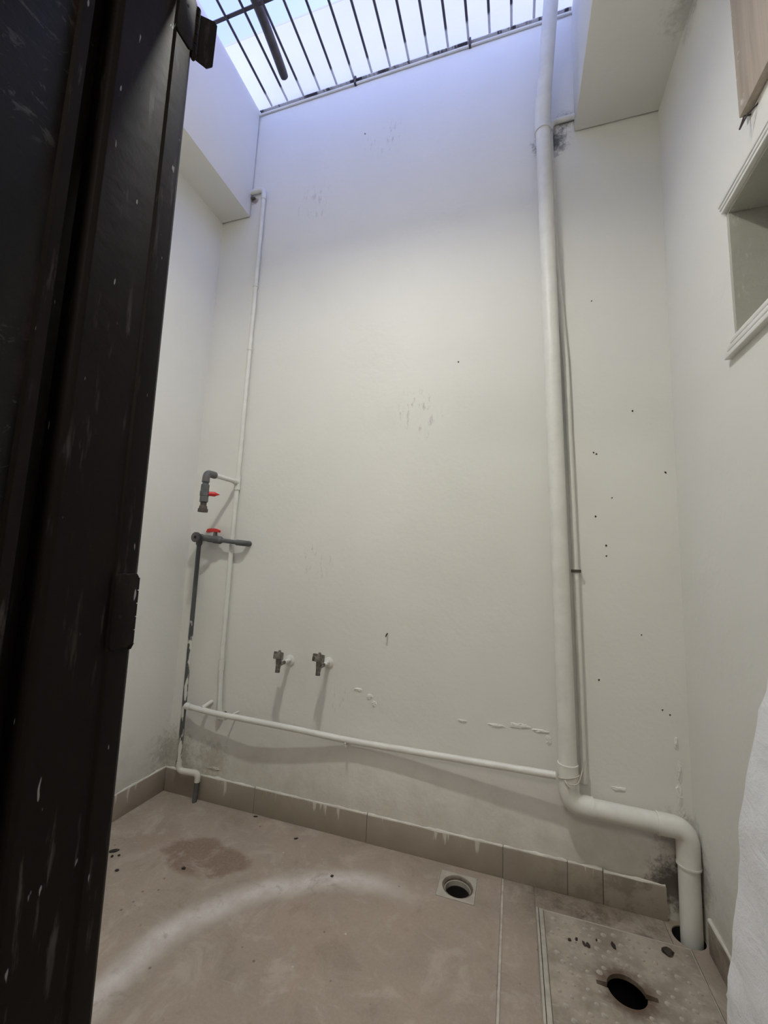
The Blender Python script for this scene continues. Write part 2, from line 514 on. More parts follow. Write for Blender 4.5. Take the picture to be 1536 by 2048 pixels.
# roof edge beams: leave a narrow dark joint against the back wall
lb = MB().box(-2.8, XB1, FY1, D - .007, ZB1, ZG - .008).build('ceiling_left', 'wall', bevel=.003)
tag(lb, 'white roof beam and soffit above the supply pipes', 'ceiling', kind='structure')
rb = MB().box(XB2, 1.5, FY1, D - .006, ZB2, ZG - .008).build('ceiling_right', 'wall', bevel=.003)
tag(rb, 'wide pale soffit beam over the window and the drain pipe', 'ceiling', kind='structure')

fb = MB().box(XB1, XB2, FY1, .92, ZB2, ZG - .008).build('ceiling_front', 'wall', bevel=.003)
tag(fb, 'white soffit beam over the doorway carrying the round lamp', 'ceiling', kind='structure')

# right wall with the window opening
WY0, WY1, WZ0, WZ1 = .82, 1.445, 1.992, 2.42
RT = .24
rw = MB()
rw.box(XR, XR + RT, FY1, WY0, -.3, ZB2)
rw.box(XR, XR + RT, WY1, D, -.3, ZB2)
rw.box(XR, XR + RT, WY0, WY1, -.3, WZ0)
rw.box(XR, XR + RT, WY0, WY1, WZ1, ZB2)
rw = rw.build('wall_right', 'wall', smooth=False)
tag(rw, 'off-white painted side wall with the window opening and wooden plank', 'wall', kind='structure')

# window set in the right wall
win = thing('window_1', (XR, WY1, WZ0), 'recessed window opening with ridged white head and sill mouldings', 'window', kind='structure')
MB().box(XR + .001, XR + RT - .03, WY1 - .012, WY1, WZ0 + .002, WZ1 - .002).build('reveal_lining', 'reveal', win)
MB().box(XR + .001, XR + RT - .03, WY0, WY1 - .013, WZ1 - .010, WZ1).build('reveal_head', 'reveal', win)
for i in range(3):   # head moulding of three ridges
    MB().box(XR - .013, XR + .004, WY0 - .05, WY1 + .004 + .008 * i, WZ1 + .0005 + .0165 * i, WZ1 + .0115 + .0165 * i).build('head_moulding', 'white_frame', win, bevel=.002)
for i in range(3):   # sill moulding, each strip longer than the one above
    MB().box(XR - .013 - .003 * i, XR + .004, WY0 - .05, WY1 + .004 + .014 * i, WZ0 - .0200 * (i + 1) + .0055, WZ0 - .0200 * i).build('sill_moulding', 'white_frame', win, bevel=.002)
MB().box(XR + .03, XR + RT, WY0, WY1 - .012, WZ0 - .002, WZ0 + .008).build('sill_board', 'reveal', win)
fr = MB()
for a in ((WY0, WY0 + .045), (WY1 - .057, WY1 - .012), ((WY0 + WY1) / 2 - .02, (WY0 + WY1) / 2 + .02)):
    fr.box(XR + .16, XR + .20, a[0], a[1], WZ0 + .008, WZ1 - .01)
fr.box(XR + .161, XR + .199, WY0, WY1 - .012, WZ0 + .008, WZ0 + .05)
fr.box(XR + .161, XR + .199, WY0, WY1 - .012, WZ1 - .05, WZ1 - .01)
fr.build('window_frame', 'white_frame', win, smooth=False)
for a in ((WY0 + .04, (WY0 + WY1) / 2 - .015), ((WY0 + WY1) / 2 + .015, WY1 - .052)):
    MB().box(XR + .178, XR + .182, a[0], a[1], WZ0 + .045, WZ1 - .045).build('pane', 'glass', win)
# black sheet in place of the dim room behind the glass
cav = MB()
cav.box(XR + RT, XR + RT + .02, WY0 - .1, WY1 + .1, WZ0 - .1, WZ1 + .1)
cav.build('dark_backing', 'black', win)

# front (door) wall
OX0, OX1, OZ = -.60, .44, 2.36
fwm = MB()
fwm.box(-2.8, OX0, FY0, FY1, -.3, ZG - .008)
fwm.box(OX1, 1.9, FY0, FY1, -.3, ZG - .008)
fwm.box(OX0, OX1, FY0, FY1, OZ, ZG - .008)
fwm = fwm.build('wall_front', 'wall', smooth=False)
tag(fwm, 'white wall holding the doorway and its dark metal frame', 'wall', kind='structure')

# room behind the camera, with a lamp added for fill light
for nm, b in dict(wall_room_left=(-2.35, -2.2, -3.2, FY0, -.02, 2.75), wall_room_right=(1.8, 1.95, -3.2, FY0, -.02, 2.75),
                  wall_room_rear=(-2.35, 1.95, -3.35, -3.2, -.02, 2.75)).items():
    tag(MB().box(*b).build(nm, 'plaster'), 'plain white wall of the room behind the doorway', 'wall', kind='structure')
tag(MB().box(-2.35, 1.95, -3.35, FY0, 2.75, 2.9).build('ceiling', 'plaster'), 'plain white ceiling of the room behind the doorway', 'ceiling', kind='structure')
tag(MB().box(-2.35, 1.95, -3.35, FY0, -.3, -.002).build('floor_room', 'room_floor'), 'tiled floor of the room behind the doorway', 'floor', kind='structure')
cl = thing('room_fill_light', (-.1, -1.2, 2.75), 'flat square fill lamp added in the unseen room behind the doorway', 'lamp')
MB().box(-.42, .22, -1.52, -.88, 2.70, 2.75).build('housing', 'lamp_body', cl, bevel=.005)
MB().box(-.40, .20, -1.50, -.90, 2.694, 2.701).build('diffuser', 'panel', cl)

# ---------------- floor: mortar bed with openings, tiles laid on it
DX0, DX1, DY0, DY1 = -.287, -.140, 1.776, 1.921      # drain plate
MX0, MX1, MY0, MY1 = .105, .578, 1.372, 1.850        # manhole cover
PX, PY = .606, 1.918                                  # drop pipe
def cells(mb, xs, ys, skip, z0, z1):
    for i in range(len(xs) - 1):
        for j in range(len(ys) - 1):
            cx, cy = (xs[i] + xs[i + 1]) / 2, (ys[j] + ys[j + 1]) / 2
            if any(a < cx < b and c < cy < d for a, b, c, d in skip): continue
            mb.box(xs[i], xs[i + 1], ys[j], ys[j + 1], z0, z1)
skips = [(DX0 + .01, DX1 - .01, DY0 + .01, DY1 - .01), (MX0 + .02, MX1 - .02, MY0 + .02, MY1 - .02), (.535, XR, 1.857, D)]
fl = MB()
cells(fl, [XL - .2, DX0 + .01, DX1 - .01, MX0 + .02, .535, MX1 - .02, XR, XR + .2],
      [FY0, MY0 + .02, DY0 + .01, MY1 - .02, 1.857, DY1 - .01, D], skips, -.3, -.005)
floor = fl.build('floor', 'slab', smooth=False)
tag(floor, 'dusty beige brown tiled floor of the narrow utility yard', 'floor', kind='structure')
JX = -.041
def tile(x0, x1, y0, y1, g=.0012, skip=None, nm='floor_tile'):
    mb = MB()
    if skip is None:
        mb.box(x0 + g, x1 - g, y0 + g, y1 - g, -.012, 0)
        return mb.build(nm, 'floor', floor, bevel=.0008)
    a, b, c, d = skip
    cells(mb, [x0 + g, a, b, x1 - g], [y0 + g, c, d, y1 - g], [skip], -.012, 0)
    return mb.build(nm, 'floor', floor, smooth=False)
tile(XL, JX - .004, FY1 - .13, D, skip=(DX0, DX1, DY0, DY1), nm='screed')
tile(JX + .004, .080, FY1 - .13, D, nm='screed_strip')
ys = [FY1 - .13, .762]
MB().box(JX - .004, JX + .004, FY1, D, -.012, -.0012).build('joint', 'grout', floor)
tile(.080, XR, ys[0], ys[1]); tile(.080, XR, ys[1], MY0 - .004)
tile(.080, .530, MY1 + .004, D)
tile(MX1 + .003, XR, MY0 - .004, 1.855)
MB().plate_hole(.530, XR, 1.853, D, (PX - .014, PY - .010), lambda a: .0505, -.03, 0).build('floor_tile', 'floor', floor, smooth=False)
MB().ring((PX - .014, PY - .010), .0495, .0525, -.16, -.004, 32).build('sleeve', 'black', floor)
MB().box(.54, XR, 1.86, D, -.17, -.16).build('sleeve_bottom', 'black', floor)

# skirtings
def skirt(name, pieces, axis, label):
    root = thing(name, pieces[0][4], label, 'skirting', kind='structure')
    for (a, b, face, h, org, t) in pieces:
        mb = MB()
        if axis == 'x': mb.box(a + .001, b - .001, face - t, face, 0, h)
        else: mb.box(min(face, face + t), max(face, face + t), a + .001, b - .001, 0, h)
        mb.build('skirting_tile', 'skirt', root, bevel=.001)
        # uneven caulk bead on top
        n = max(4, int((b - a) / .012)); pts = []; rs = []
        for k in range(n + 1):
            s = a + .002 + (b - a - .004) * k / n
            w = mnoise.noise(Vector((s * 14, h * 7, face))) ; w2 = mnoise.noise(Vector((s * 41, 3, face)))
            rr = max(.0015, .0055 + .0045 * w + .0025 * w2)
            zz = h + .0015 + .002 * w2
            pts.append((s, face - t * .45, zz) if axis == 'x' else (face + t * .45, s, zz)); rs.append(rr)
        MB().tube(pts, rs, 8).build('caulk_bead', 'bead', root)
    return root
HS = .116
o = (-1.5, D, 0)
skirt('baseboard_back', [(XL + .013, JX - 1.2, D, HS, o, .012), (JX - 1.2, JX - .6, D, HS, o, .012), (JX - .6, JX, D, HS, o, .013),
                         (JX, .205, D, HS + .001, o, .014), (.205, .332, D, HS, o, .013), (.332, .545, D, HS - .004, o, .016)], 'x',
      'taupe tile skirting along the back wall with paint drips')
skirt('baseboard_left', [(FY1, .775, XL, HS, (XL, 1, 0), .012), (.775, 1.375, XL, HS, (XL, 1, 0), .012), (1.375, D - .001, XL, HS, (XL, 1, 0), .012)], 'y',
      'taupe tile skirting along the side wall beside the door frame')
skirt('baseboard_right', [(FY1, .70, XR, .10, (XR, 1, 0), -.010), (.70, 1.30, XR, .10, (XR, 1, 0), -.010), (1.30, 1.86, XR, .10, (XR, 1, 0), -.010)], 'y',
      'tile skirting along the wall below the window')

# ---------------- peeling plaster and small marks on the back wall
def flake(x, z, w, h, seed, y=D, parent=back, th=.0042):
    rnd = random.Random(seed); n = 22; vs = []; fs = []
    rim = []
    for k in range(n):
        an = 2 * math.pi * k / n
        rr = 1 + .42 * mnoise.noise(Vector((math.cos(an) * 1.9 + seed, math.sin(an) * 1.9, seed * .7))) + rnd.uniform(-.12, .12)
        rim.append((math.cos(an) * w * rr, math.sin(an) * h * rr))
    for k, (a, b) in enumerate(rim): vs.append((x + a, y + .002, z + b))
    for k, (a, b) in enumerate(rim): vs.append((x + a * .86, y - th * rnd.uniform(.3, 1), z + b * .86))
    for k, (a, b) in enumerate(rim): vs.append((x + a * .45, y - th * rnd.uniform(.6, 1.3), z + b * .45))
    vs.append((x, y - th * 1.1, z))
    for k in range(n):
        k2 = (k + 1) % n
        fs += [(k, k2, n + k2, n + k), (n + k, n + k2, 2 * n + k2, 2 * n + k), (2 * n + k, 2 * n + k2, 3 * n)]
    MB().add(vs, fs).build('plaster_flake', 'wall', parent, angle=20)
for i, a in enumerate([(-.718, .655, .022, .008), (-.66, .63, .016, .012), (-.635, .60, .012, .016), (-.07, .588, .035, .007), (.02, .60, .05, .010),
                       (.11, .592, .035, .006), (.14, .56, .012, .02), (-.22, .585, .02, .005), (.60, .62, .008, .03), (.607, .52, .009, .04),
                       (.603, .43, .012, .05), (.61, .36, .014, .03), (.58, .33, .03, .02), (-1.73, .19, .012, .03), (-1.50, .16, .04, .008), (.40, .42, .03, .008)]):
    flake(*a, seed=i + 1)
def mark(px, pz, r, seed):
    rnd = random.Random(seed); n = 9
    vs = [(px + math.cos(6.283 * k / n) * r * rnd.uniform(.5, 1.2), D - .0012, pz + math.sin(6.283 * k / n) * r * rnd.uniform(.5, 1.4)) for k in range(n)]
    vs += [(px, D + .002, pz)] + [(v[0], D + .001, v[2]) for v in vs]
    fs = [tuple(range(n))] + [(k, (k + 1) % n, n + 1 + (k + 1) % n, n + 1 + k) for k in range(n)]
    MB().add(vs, fs).build('nail_hole', 'chip', back, smooth=False)
FX = F_PX
def onY(x, y, Y):
    d = fw + rt * ((x - 768) / F_PX) - up * ((y - 1024) / F_PX)
    return Vector((0, 0, CZ)) + d * (Y / d.y)
for i, (x, y, r) in enumerate([(1183, 602, .004), (1265, 822, .006), (1187, 905, .005), (1193, 908, .006), (1331, 945, .006), (1224, 996, .004), (1191, 1033, .006),
                               (1212, 1091, .007), (1213, 1112, .006), (1198, 1360, .006), (1283, 1270, .004), (730, 268, .006), (917, 724, .006), (1325, 1420, .005), (1340, 1430, .005)]):
    p = onY(x, y, D); mark(p.x, p.z, r * .75, i)
tag(MB().tube([(-.583, D + .004, .931), (-.583, D - .018, .929), (-.585, D - .022, .918)], .0028, 8).build('nail', 'chip'),
    'small dark nail sticking out of the back wall', 'nail')

# ================================================================== DOOR
def shear(z): return -.476 - .0236 * (z - .715)
door = thing('door_1', (-.50, .36, 0), 'dark brown painted metal door frame with open leaf and bare hinges', 'door', kind='structure')
prof = [(0, .4305), (0, .4125), (-.0045, .4105), (-.0045, .334), (-.008, .329), (-.012, .327), (-.034, .327), (-.034, .303), (-.085, .303), (-.085, .448), (-.006, .448), (0, .440)]
MB().prism(prof, 0, 2.30, shear).build('jamb', 'door', door, bevel=.0012, angle=25)
pr2 = [(.36, .303), (.43, .303), (.43, .448), (.36, .448), (.36, .40), (.366, .40), (.366, .36), (.36, .36)]
MB().prism(pr2, 0, 2.30).build('jamb', 'door', door, bevel=.0012)
MB().box(-.60, .44, .303, .448, 2.30, 2.36).build('lintel', 'door', door, bevel=.002)
def leaf_sh(z): return shear(z) - .013
leaf = MB().prism([(0, .299), (0, -.52), (-.042, -.52), (-.042, .299)], .015, 2.27, leaf_sh).build('leaf', 'leaf', door, bevel=.0015)
MB().prism([(.006, .299), (.006, .287), (-.001, .285), (-.001, .299)], .015, 2.27, leaf_sh).build('edge_strip', 'door', leaf)
def hinge(z0, z1, spread):
    kx_, ky_ = (.001, .4465) if spread else (-.002, .4425)
    g = MB(); x0 = shear((z0 + z1) / 2)
    poly = [(.4085, z0 + .004), (.4125, z0), (.436, z0), (.4425, z0 + .006), (.4425, z1 - .004), (.4395, z1), (.4115, z1), (.4085, z1 - .003)]
    n = len(poly)
    vs = [(x0 + .0005 + shear(z) - x0, y, z) for y, z in poly] + [(x0 + .0038 + shear(z) - x0, y, z) for y, z in poly]
    fs = [tuple(reversed(range(n))), tuple(range(n, 2 * n))] + [(i, (i + 1) % n, n + (i + 1) % n, n + i) for i in range(n)]
    g.add(vs, fs)
    h = g.build('hinge', 'door', door, bevel=.0006)
    zc = (z0 + z1) / 2
    for k in range(5):
        a = z0 + .004 + (z1 - z0 - .008) * k / 5; b = z0 + .004 + (z1 - z0 - .008) * (k + 1) / 5 - .0015
        MB().tube([(shear(a) + kx_, ky_, a), (shear(b) + kx_, ky_, b)], .0052, 12).build('knuckle', 'door', h)
    MB().tube([(shear(z0) + kx_, ky_, z0 - .004), (shear(z0) + kx_, ky_, z0 + .003)], [.003, .0058], 12).build('pin_cap', 'door', h)
    for k, (yy, zf) in enumerate([(.426, .88), (.425, .68), (.420, .42), (.426, .16)]):
        zz = z0 + (z1 - z0) * zf; xx = shear(zz) + .0038
        MB().tube([(xx - .001, yy, zz), (xx + .0003, yy, zz)], .0022, 10).build('screw_hole', 'black', h)
    if spread:   # second plate swung out with nothing hung on it
        a = spread; L = .034
        dx, dy = math.cos(a) * L, math.sin(a) * L
        nx, ny = -math.sin(a) * .0013, math.cos(a) * .0013
        bx, by = shear(zc) - .001, .446
        zs = [(0.0, z0 + .002), (.75, z0 + .006), (1.0, z0 + .018), (1.0, z1 + .001), (.85, z1 + .004), (0.0, z1 - .014)]
        vs = [(bx + dx * u + nx, by + dy * u + ny, z) for u, z in zs] + [(bx + dx * u - nx, by + dy * u - ny, z) for u, z in zs]
        n = len(zs)
        fs = [tuple(range(n)), tuple(reversed(range(n, 2 * n)))] + [(i, (i + 1) % n, n + (i + 1) % n, n + i) for i in range(n)]
        MB().add(vs, fs).build('free_plate', 'door', h)
hinge(1.131, 1.226, 0)
hinge(2.068, 2.168, 1.15)

# round surface light under the front soffit, over the doorway
LX, LY = -.555, .675
lamp = thing('ceiling_lamp', (LX, LY, ZB2), 'round flat white lamp glowing under the soffit over the doorway', 'lamp')
MB().ring((LX, LY), .0545, .070, ZB2 - .048, ZB2, 40).build('rim', 'lamp_body', lamp)
MB().tube([(LX, LY, ZB2 - .026), (LX, LY, ZB2 - .022)], .055, 40).build('diffuser', 'led', lamp)

# ================================================================== ROOF GRILLE
gr = thing('roof_grille', (-.66, 1.2, ZG), 'dark iron bar grille covering the open roof above the yard', 'grille')
b0 = MB().tube([(0, FY1 - .1, ZG), (0, D - .012, ZG)], .0072, 8).build('bar', 'bar', gr)
b0.location = (-1.514, 0, 0)
for k in range(1, 15):
    c = share(b0, gr, (-1.514 + .1148 * k, 0, 0))
for yy in (1.515, .98):
    MB().box(XB1 - .06, XB2 + .06, yy - .008, yy + .008, ZG + .0075, ZG + .0135).build('cross_bar', 'bar', gr)
MB().box(XB1 + .002, XB2 - .002, D - .014, D - .001, ZG - .012, ZG - .0075).build('wall_rail', 'rail', gr)
MB().tube([(XB1 + .002, D - .008, ZG - .036), (XB2 - .002, D - .008, ZG - .036)], .006, 8).build('lower_rail', 'white_frame', gr)
for x in (-.93, -.243):
    MB().box(x - .006, x + .006, D - .020, D + .01, ZG - .045, ZG + .004).build('bracket', 'steel', gr)
st = MB().tube(spline([(-1.30, .9, ZG + .031), (-1.318, 1.3, ZG + .030), (-1.335, 1.6, ZG + .031), (-1.363, 1.862, ZG + .030)], 6) +
               [Vector((-1.364, 1.868, ZG + .030))], [.026] * 18 + [.0235, .015], 14).build('loose_pipe', 'stick')
tag(st, 'thick dark pipe lying loose across the roof grille bars', 'pipe')

# ================================================================== BIG DRAIN PIPE
dp = thing('drain_pipe', (PX, PY, 0), 'thick white plastic drain pipe stepping down into the floor corner', 'pipe')
R = .0345
PYM = 1.912
A = Vector((.131, PYM, 3.455)); B = Vector((.2075, PYM, .455))
MB().tube([A, B], R, 28).build('pipe', 'pvc', dp)
C1 = Vector((.2120, PYM, .362)); E1 = Vector((.292, PYM, .359)); 
ax = (B - A).normalized()
elb = [B - ax * .05, B - ax * .02, Vector((.2083, PYM, .425))] + bez((.2088, PYM, .412), (.2098, PYM, .361), (.258, PYM, .3605), 10) + [E1]
MB().tube(elb, R + .0035, 28).build('elbow', 'pvc', dp)
F1 = Vector((.540, PYM + .002, .352))
MB().tube([E1 - Vector((.02, 0, 0)), F1], R, 28).build('pipe', 'pvc', dp)
G1 = Vector((PX, PY, .275))
elb2 = [F1 - Vector((.03, 0, 0)), F1] + bez((.556, PYM + .002, .3515), (PX, PYM + .004, .350), (PX, PY, .298), 10) + [G1] + [G1 - Vector((0, 0, .045))]
MB().tube(elb2, R + .003, 28).build('elbow', 'pvc', dp)
MB().tube([G1, (PX - .002, PY, -.155)], R - .0005, 28).build('pipe', 'pvc', dp)
T = Vector((.164, 1.80, 4.02)); J = Vector((.1285, 1.905, 3.50)); dT = (T - J).normalized()
sock = [A + Vector((0, 0, -.035)), A + Vector((-.0005, 0, 0))] + bez(A + Vector((-.0008, 0, .005)), J, J + dT * .05, 6) + [J + dT * .085]
MB().tube(sock, R + .0032, 28).build('socket', 'pvc', dp)
MB().tube([J + dT * .03, J + dT * 1.15], R, 28).build('pipe', 'pvc', dp)
for c_, d_ in ((B - ax * .05, ax), (E1, Vector((1, 0, 0))), (F1 - Vector((.03, 0, 0)), Vector((1, 0, 0))), (G1 - Vector((0, 0, .045)), Vector((0, 0, 1))), (A + Vector((0, 0, -.035)), Vector((0, 0, 1)))):
    MB().tube([c_ - d_ * .003, c_ + d_ * .003], R + .0048, 28).build('socket_rim', 'pvc', dp)

# tie wire round the drain pipe
w = []
for k in range(25):
    an = 2 * math.pi * k / 24
    w.append(Vector((.2065 + math.cos(an) * (R + .0065), PYM + math.sin(an) * (R + .0065), .462 + .012 * math.cos(an + .5))))
tw = MB().tube(w, .0022, 8)
tw.tube(spline([(.196, PYM - R - .007, .452), (.215, PYM - R - .010, .448), (.24, 1.885, .452), (.262, 1.925, .49), (.272, 1.94, .515)], 6), .0022, 8)
tw.tube(spline([(.190, PYM - R - .006, .458), (.198, PYM - R - .013, .446), (.206, PYM - R - .010, .436), (.198, PYM - R - .008, .448)], 6), .003, 8)
tw.build('tie_wire', 'cable', dp)['label'] = 'thin pale wire knotted round the pipe'

# thin pipe standing behind the drain pipe
cp = thing('thin_wall_pipe', (.27, D, .42), 'thin white plastic pipe fixed to the wall behind the drain pipe', 'pipe')
YC = D - .0145
MB().tube([(.271, YC, .425), (.2535, YC, 1.25), (.2265, YC, 2.23), (.190, YC, 2.75), (.168, YC, 3.46)] , .0125, 16).build('pipe', 'pvc', cp)
MB().tube(bez((.168, YC, 3.47), (.168, YC, 3.515), (.20, YC, 3.518), 6) + [Vector((XB2 + .003, YC, 3.52))], .0135, 16).build('elbow', 'pvc', cp)
MB().box(.236, .272, YC - .016, D, 1.262, 1.274).build('clip', 'rust_grey', cp)

# ================================================================== LEFT SUPPLY PIPE
sp = thing('supply_pipe', (-1.506, D, .42), 'narrow white supply pipe climbing the back wall to the roof beam', 'pipe')
XS, YS = -1.507, D - .018
RS = .0128
MB().tube([(XS + .020, YS, .44), (XS + .004, YS, .69), (XS, YS, 1.2), (XS, YS, 3.53)], RS, 18).build('pipe', 'pvc', sp)
MB().tube([(XS, YS, 3.50)] + bez((XS, YS, 3.53), (XS, YS, 3.578), (XS - .045, YS, 3.576), 8) + [Vector((XS - .058, YS, 3.575))], RS + .0035, 18).build('elbow', 'pvc', sp)
MB().tube([(XS - .05, YS, 3.575), (XB1 - .004, YS, 3.572)], RS + .001, 18).build('pipe', 'pvc', sp)
MB().tube([(XB1 + .001, D - .010, 3.538), (XB1 + .026, D - .008, 3.540)], [.010, .006], 12).build('rusty_stub', 'rust_grey', sp)
for z, hh in ((2.905, .004), (2.496, .004), (.688, .026)):
    MB().tube([(XS + (.004 if z < 1 else 0), YS, z - hh), (XS + (.004 if z < 1 else 0), YS, z + hh)], RS + (.0035 if hh > .01 else .0028), 18).build('coupling', 'pvc', sp)
MB().tube([(XS + .0205, YS, .455), (XS + .0215, YS, .425), (XS + .022, YS + .012, .415), (XS + .022, D + .004, .413)], RS + .003, 16).build('elbow', 'pvc', sp)
MB().tube([(XS + .045, D - .004, .437), (XS + .045, D + .002, .437)], .013, 16).build('wall_hole', 'black', sp)
MB().tube([(XS, YS, 1.645), (XS, YS, 1.735)], RS + .0038, 18).build('tee', 'pvc', sp)
ZV = 1.690
MB().tube([(XS, YS, ZV), (XS, YS - .035, ZV), (XS, YS - .036, ZV)], [RS + .004, RS + .004, RS + .001], 18).build('tee_outlet', 'pvc', sp)
VX, VY = XS - .016, D - .25
MB().tube([(XS, YS - .03, ZV), (VX + .002, VY + .045, ZV + .002)], RS, 18).build('branch_pipe', 'pvc', sp)
MB().tube([(VX + .002, VY + .060, ZV + .002), (VX + .001, VY + .035, ZV + .002)] + bez((VX, VY + .03, ZV + .002), (VX, VY, ZV + .004), (VX, VY, ZV - .026), 8) + [Vector((VX, VY, ZV - .047))],
          [.019] * 2 + [.0185] * 9 + [.0195], 20).build('grey_elbow', 'grey_pvc', sp)
vb = MB().tube([(VX, VY, z) for z in (1.648, 1.631, 1.629, 1.596, 1.594, 1.572, 1.570, 1.539, 1.537)],
               [.0155, .0155, .0205, .0205, .0228, .0228, .0205, .0205, .0150], 20).build('valve', 'grey_pvc', sp)
MB().tube([(VX, VY, z) for z in (1.538, 1.520, 1.518, 1.506, 1.503, 1.487)], [.0152, .0152, .019, .0205, .0245, .0245], 12).build('nipple', 'rust_grey', vb)
hd = Vector((.80, .60, 0)).normalized(); vc = Vector((VX, VY, 1.584))
hb = MB().tube([vc + hd * a for a in (.012, .032, .050, .056, .064, .072)], [.0105, .0118, .0125, .0085, .0045, .002], 12)
hb.build('handle', 'red', vb)

# grey pipe with valve beside it
gp = thing('grey_water_pipe', (-1.60, D, 0), 'dark grey plastic pipe with paint smears rising from floor to plugged valve', 'pipe')
YG = 1.925
MB().tube([(-1.405, D + .004, 1.343), (-1.405, D - .02, 1.343)] + bez((-1.405, D - .025, 1.343), (-1.405, YG, 1.343), (-1.43, YG, 1.345), 6) + [Vector((-1.452, YG, 1.3465))], .0158, 16).build('elbow', 'grey_pvc', gp)
MB().tube([(-1.440, YG, 1.3455), (-1.58, YG, 1.358)], .0118, 16).build('pipe', 'grey_pvc', gp)
v2 = MB().tube([(-1.545, YG, 1.355), (-1.556, YG, 1.356), (-1.560, YG, 1.356), (-1.600, YG, 1.360), (-1.604, YG, 1.360), (-1.640, YG, 1.363), (-1.644, YG, 1.364), (-1.668, YG, 1.366)],
               [.0135, .0165, .0215, .0225, .0190, .0190, .0175, .0175], 18).build('valve', 'grey_pvc', gp)
MB().tube([(-1.598, YG, 1.375), (-1.598, YG, 1.400)], [.0125, .010], 12).build('stem', 'grey_pvc', v2)
hh = MB(); pts = []; rr = []
hpoly = [(-.042, -.004), (-.034, .011), (-.010, .014), (.022, .013), (.041, .004), (.041, -.008), (.012, -.007), (-.012, -.006), (-.040, -.010)]
n = len(hpoly); hx, hz = -1.612, 1.407
vs_ = [(hx + a, YG - .011, hz + b) for a, b in hpoly] + [(hx + a, YG + .011, hz + b) for a, b in hpoly]
hh.add(vs_, [tuple(range(n)), tuple(reversed(range(n, 2 * n)))] + [(i, (i + 1) % n, n + (i + 1) % n, n + i) for i in range(n)])
hh.build('handle', 'red', v2, bevel=.002)
XT, ZT = -1.703, 1.368
MB().tube([(-1.655, YG, 1.365), (XT, YG, ZT)], .0175, 18).build('tee', 'grey_pvc', gp)
pl = MB().tube([(XT, YG + .018, ZT), (XT, YG - .020, ZT), (XT, YG - .021, ZT), (XT, YG - .034, ZT)], [.0215, .0215, .0285, .0285], 22).build('plug', 'grey_pvc', gp)
MB().tube([(XT, YG - .0338, ZT), (XT, YG - .0348, ZT)], .0085, 14).build('socket_hole', 'black', pl)
MB().tube([(XT + .001, YG, ZT - .015), (XT + .001, YG, ZT - .037), (XT + .0012, YG, ZT - .046)], [.0175, .0175, .0125], 18).build('tee_outlet', 'grey_pvc', gp)
MB().tube([(XT + .001, YG, ZT - .03), (-1.694, YG, .75), (-1.687, YG, .165)], .0117, 16).build('riser', 'grey_painted', gp)
MB().tube([(-1.687, YG, .185)] + bez((-1.687, YG, .17), (-1.687, YG, .139), (-1.655, YG + .003, .139), 6) + [Vector((-1.60, YG + .008, .140))] +
          bez((-1.595, YG + .010, .140), (-1.570, YG + .014, .140), (-1.572, YG + .015, .112), 6) + [Vector((-1.573, YG + .016, .098))], .0150, 16).build('floor_elbow', 'grey_painted', gp)
MB().tube([(-1.573, YG + .016, .12), (-1.578, YG + .014, -.008)], .0122, 14).build('floor_stub', 'grey_pvc', gp)

# long bowed pipe along the wall
hp = thing('bowed_pipe', (-.755, D, .43), 'long white pipe bowing along the back wall between grey and drain pipes', 'pipe')
HP = [(-1.672, 1.922, .4645), (-1.55, 1.912, .461), (-1.434, 1.905, .459), (-1.227, 1.895, .461), (-.986, 1.915, .449), (-.755, 1.943, .431), (-.491, 1.939, .4345),
      (-.263, 1.925, .443), (-.054, 1.912, .451), (.160, 1.899, .459)]
MB().tube(spline(HP, 8), .0142, 16).build('pipe', 'pvc', hp)
MB().tube([(-1.6775, 1.924, .4645), (-1.645, 1.919, .4635)], .0172, 16).build('tee', 'pvc', hp)
cmb = MB().box(-.758, -.746, 1.925, D + .003, .404, .412).build('clip', 'pvc', hp, bevel=.001)
MB().tube([(-.752, D, .409), (-.752, 1.927, .409), (-.752, 1.924, .425)], .004, 8).build('clip_hook', 'pvc', hp)
for x, y in ((-1.565, 1.908),):
    MB().tube([(x + .01, D + .004, .487), (x + .008, D - .02, .484), (x, y + .006, .470)], [.010, .010, .012], 12).build('stay', 'pvc', hp)
MB().tube([(-1.38, D + .004, .462), (-1.395, 1.93, .455), (-1.405, 1.904, .440), (-1.412, 1.895, .442)], .004, 8).build('stay_wire', 'pvc', hp)

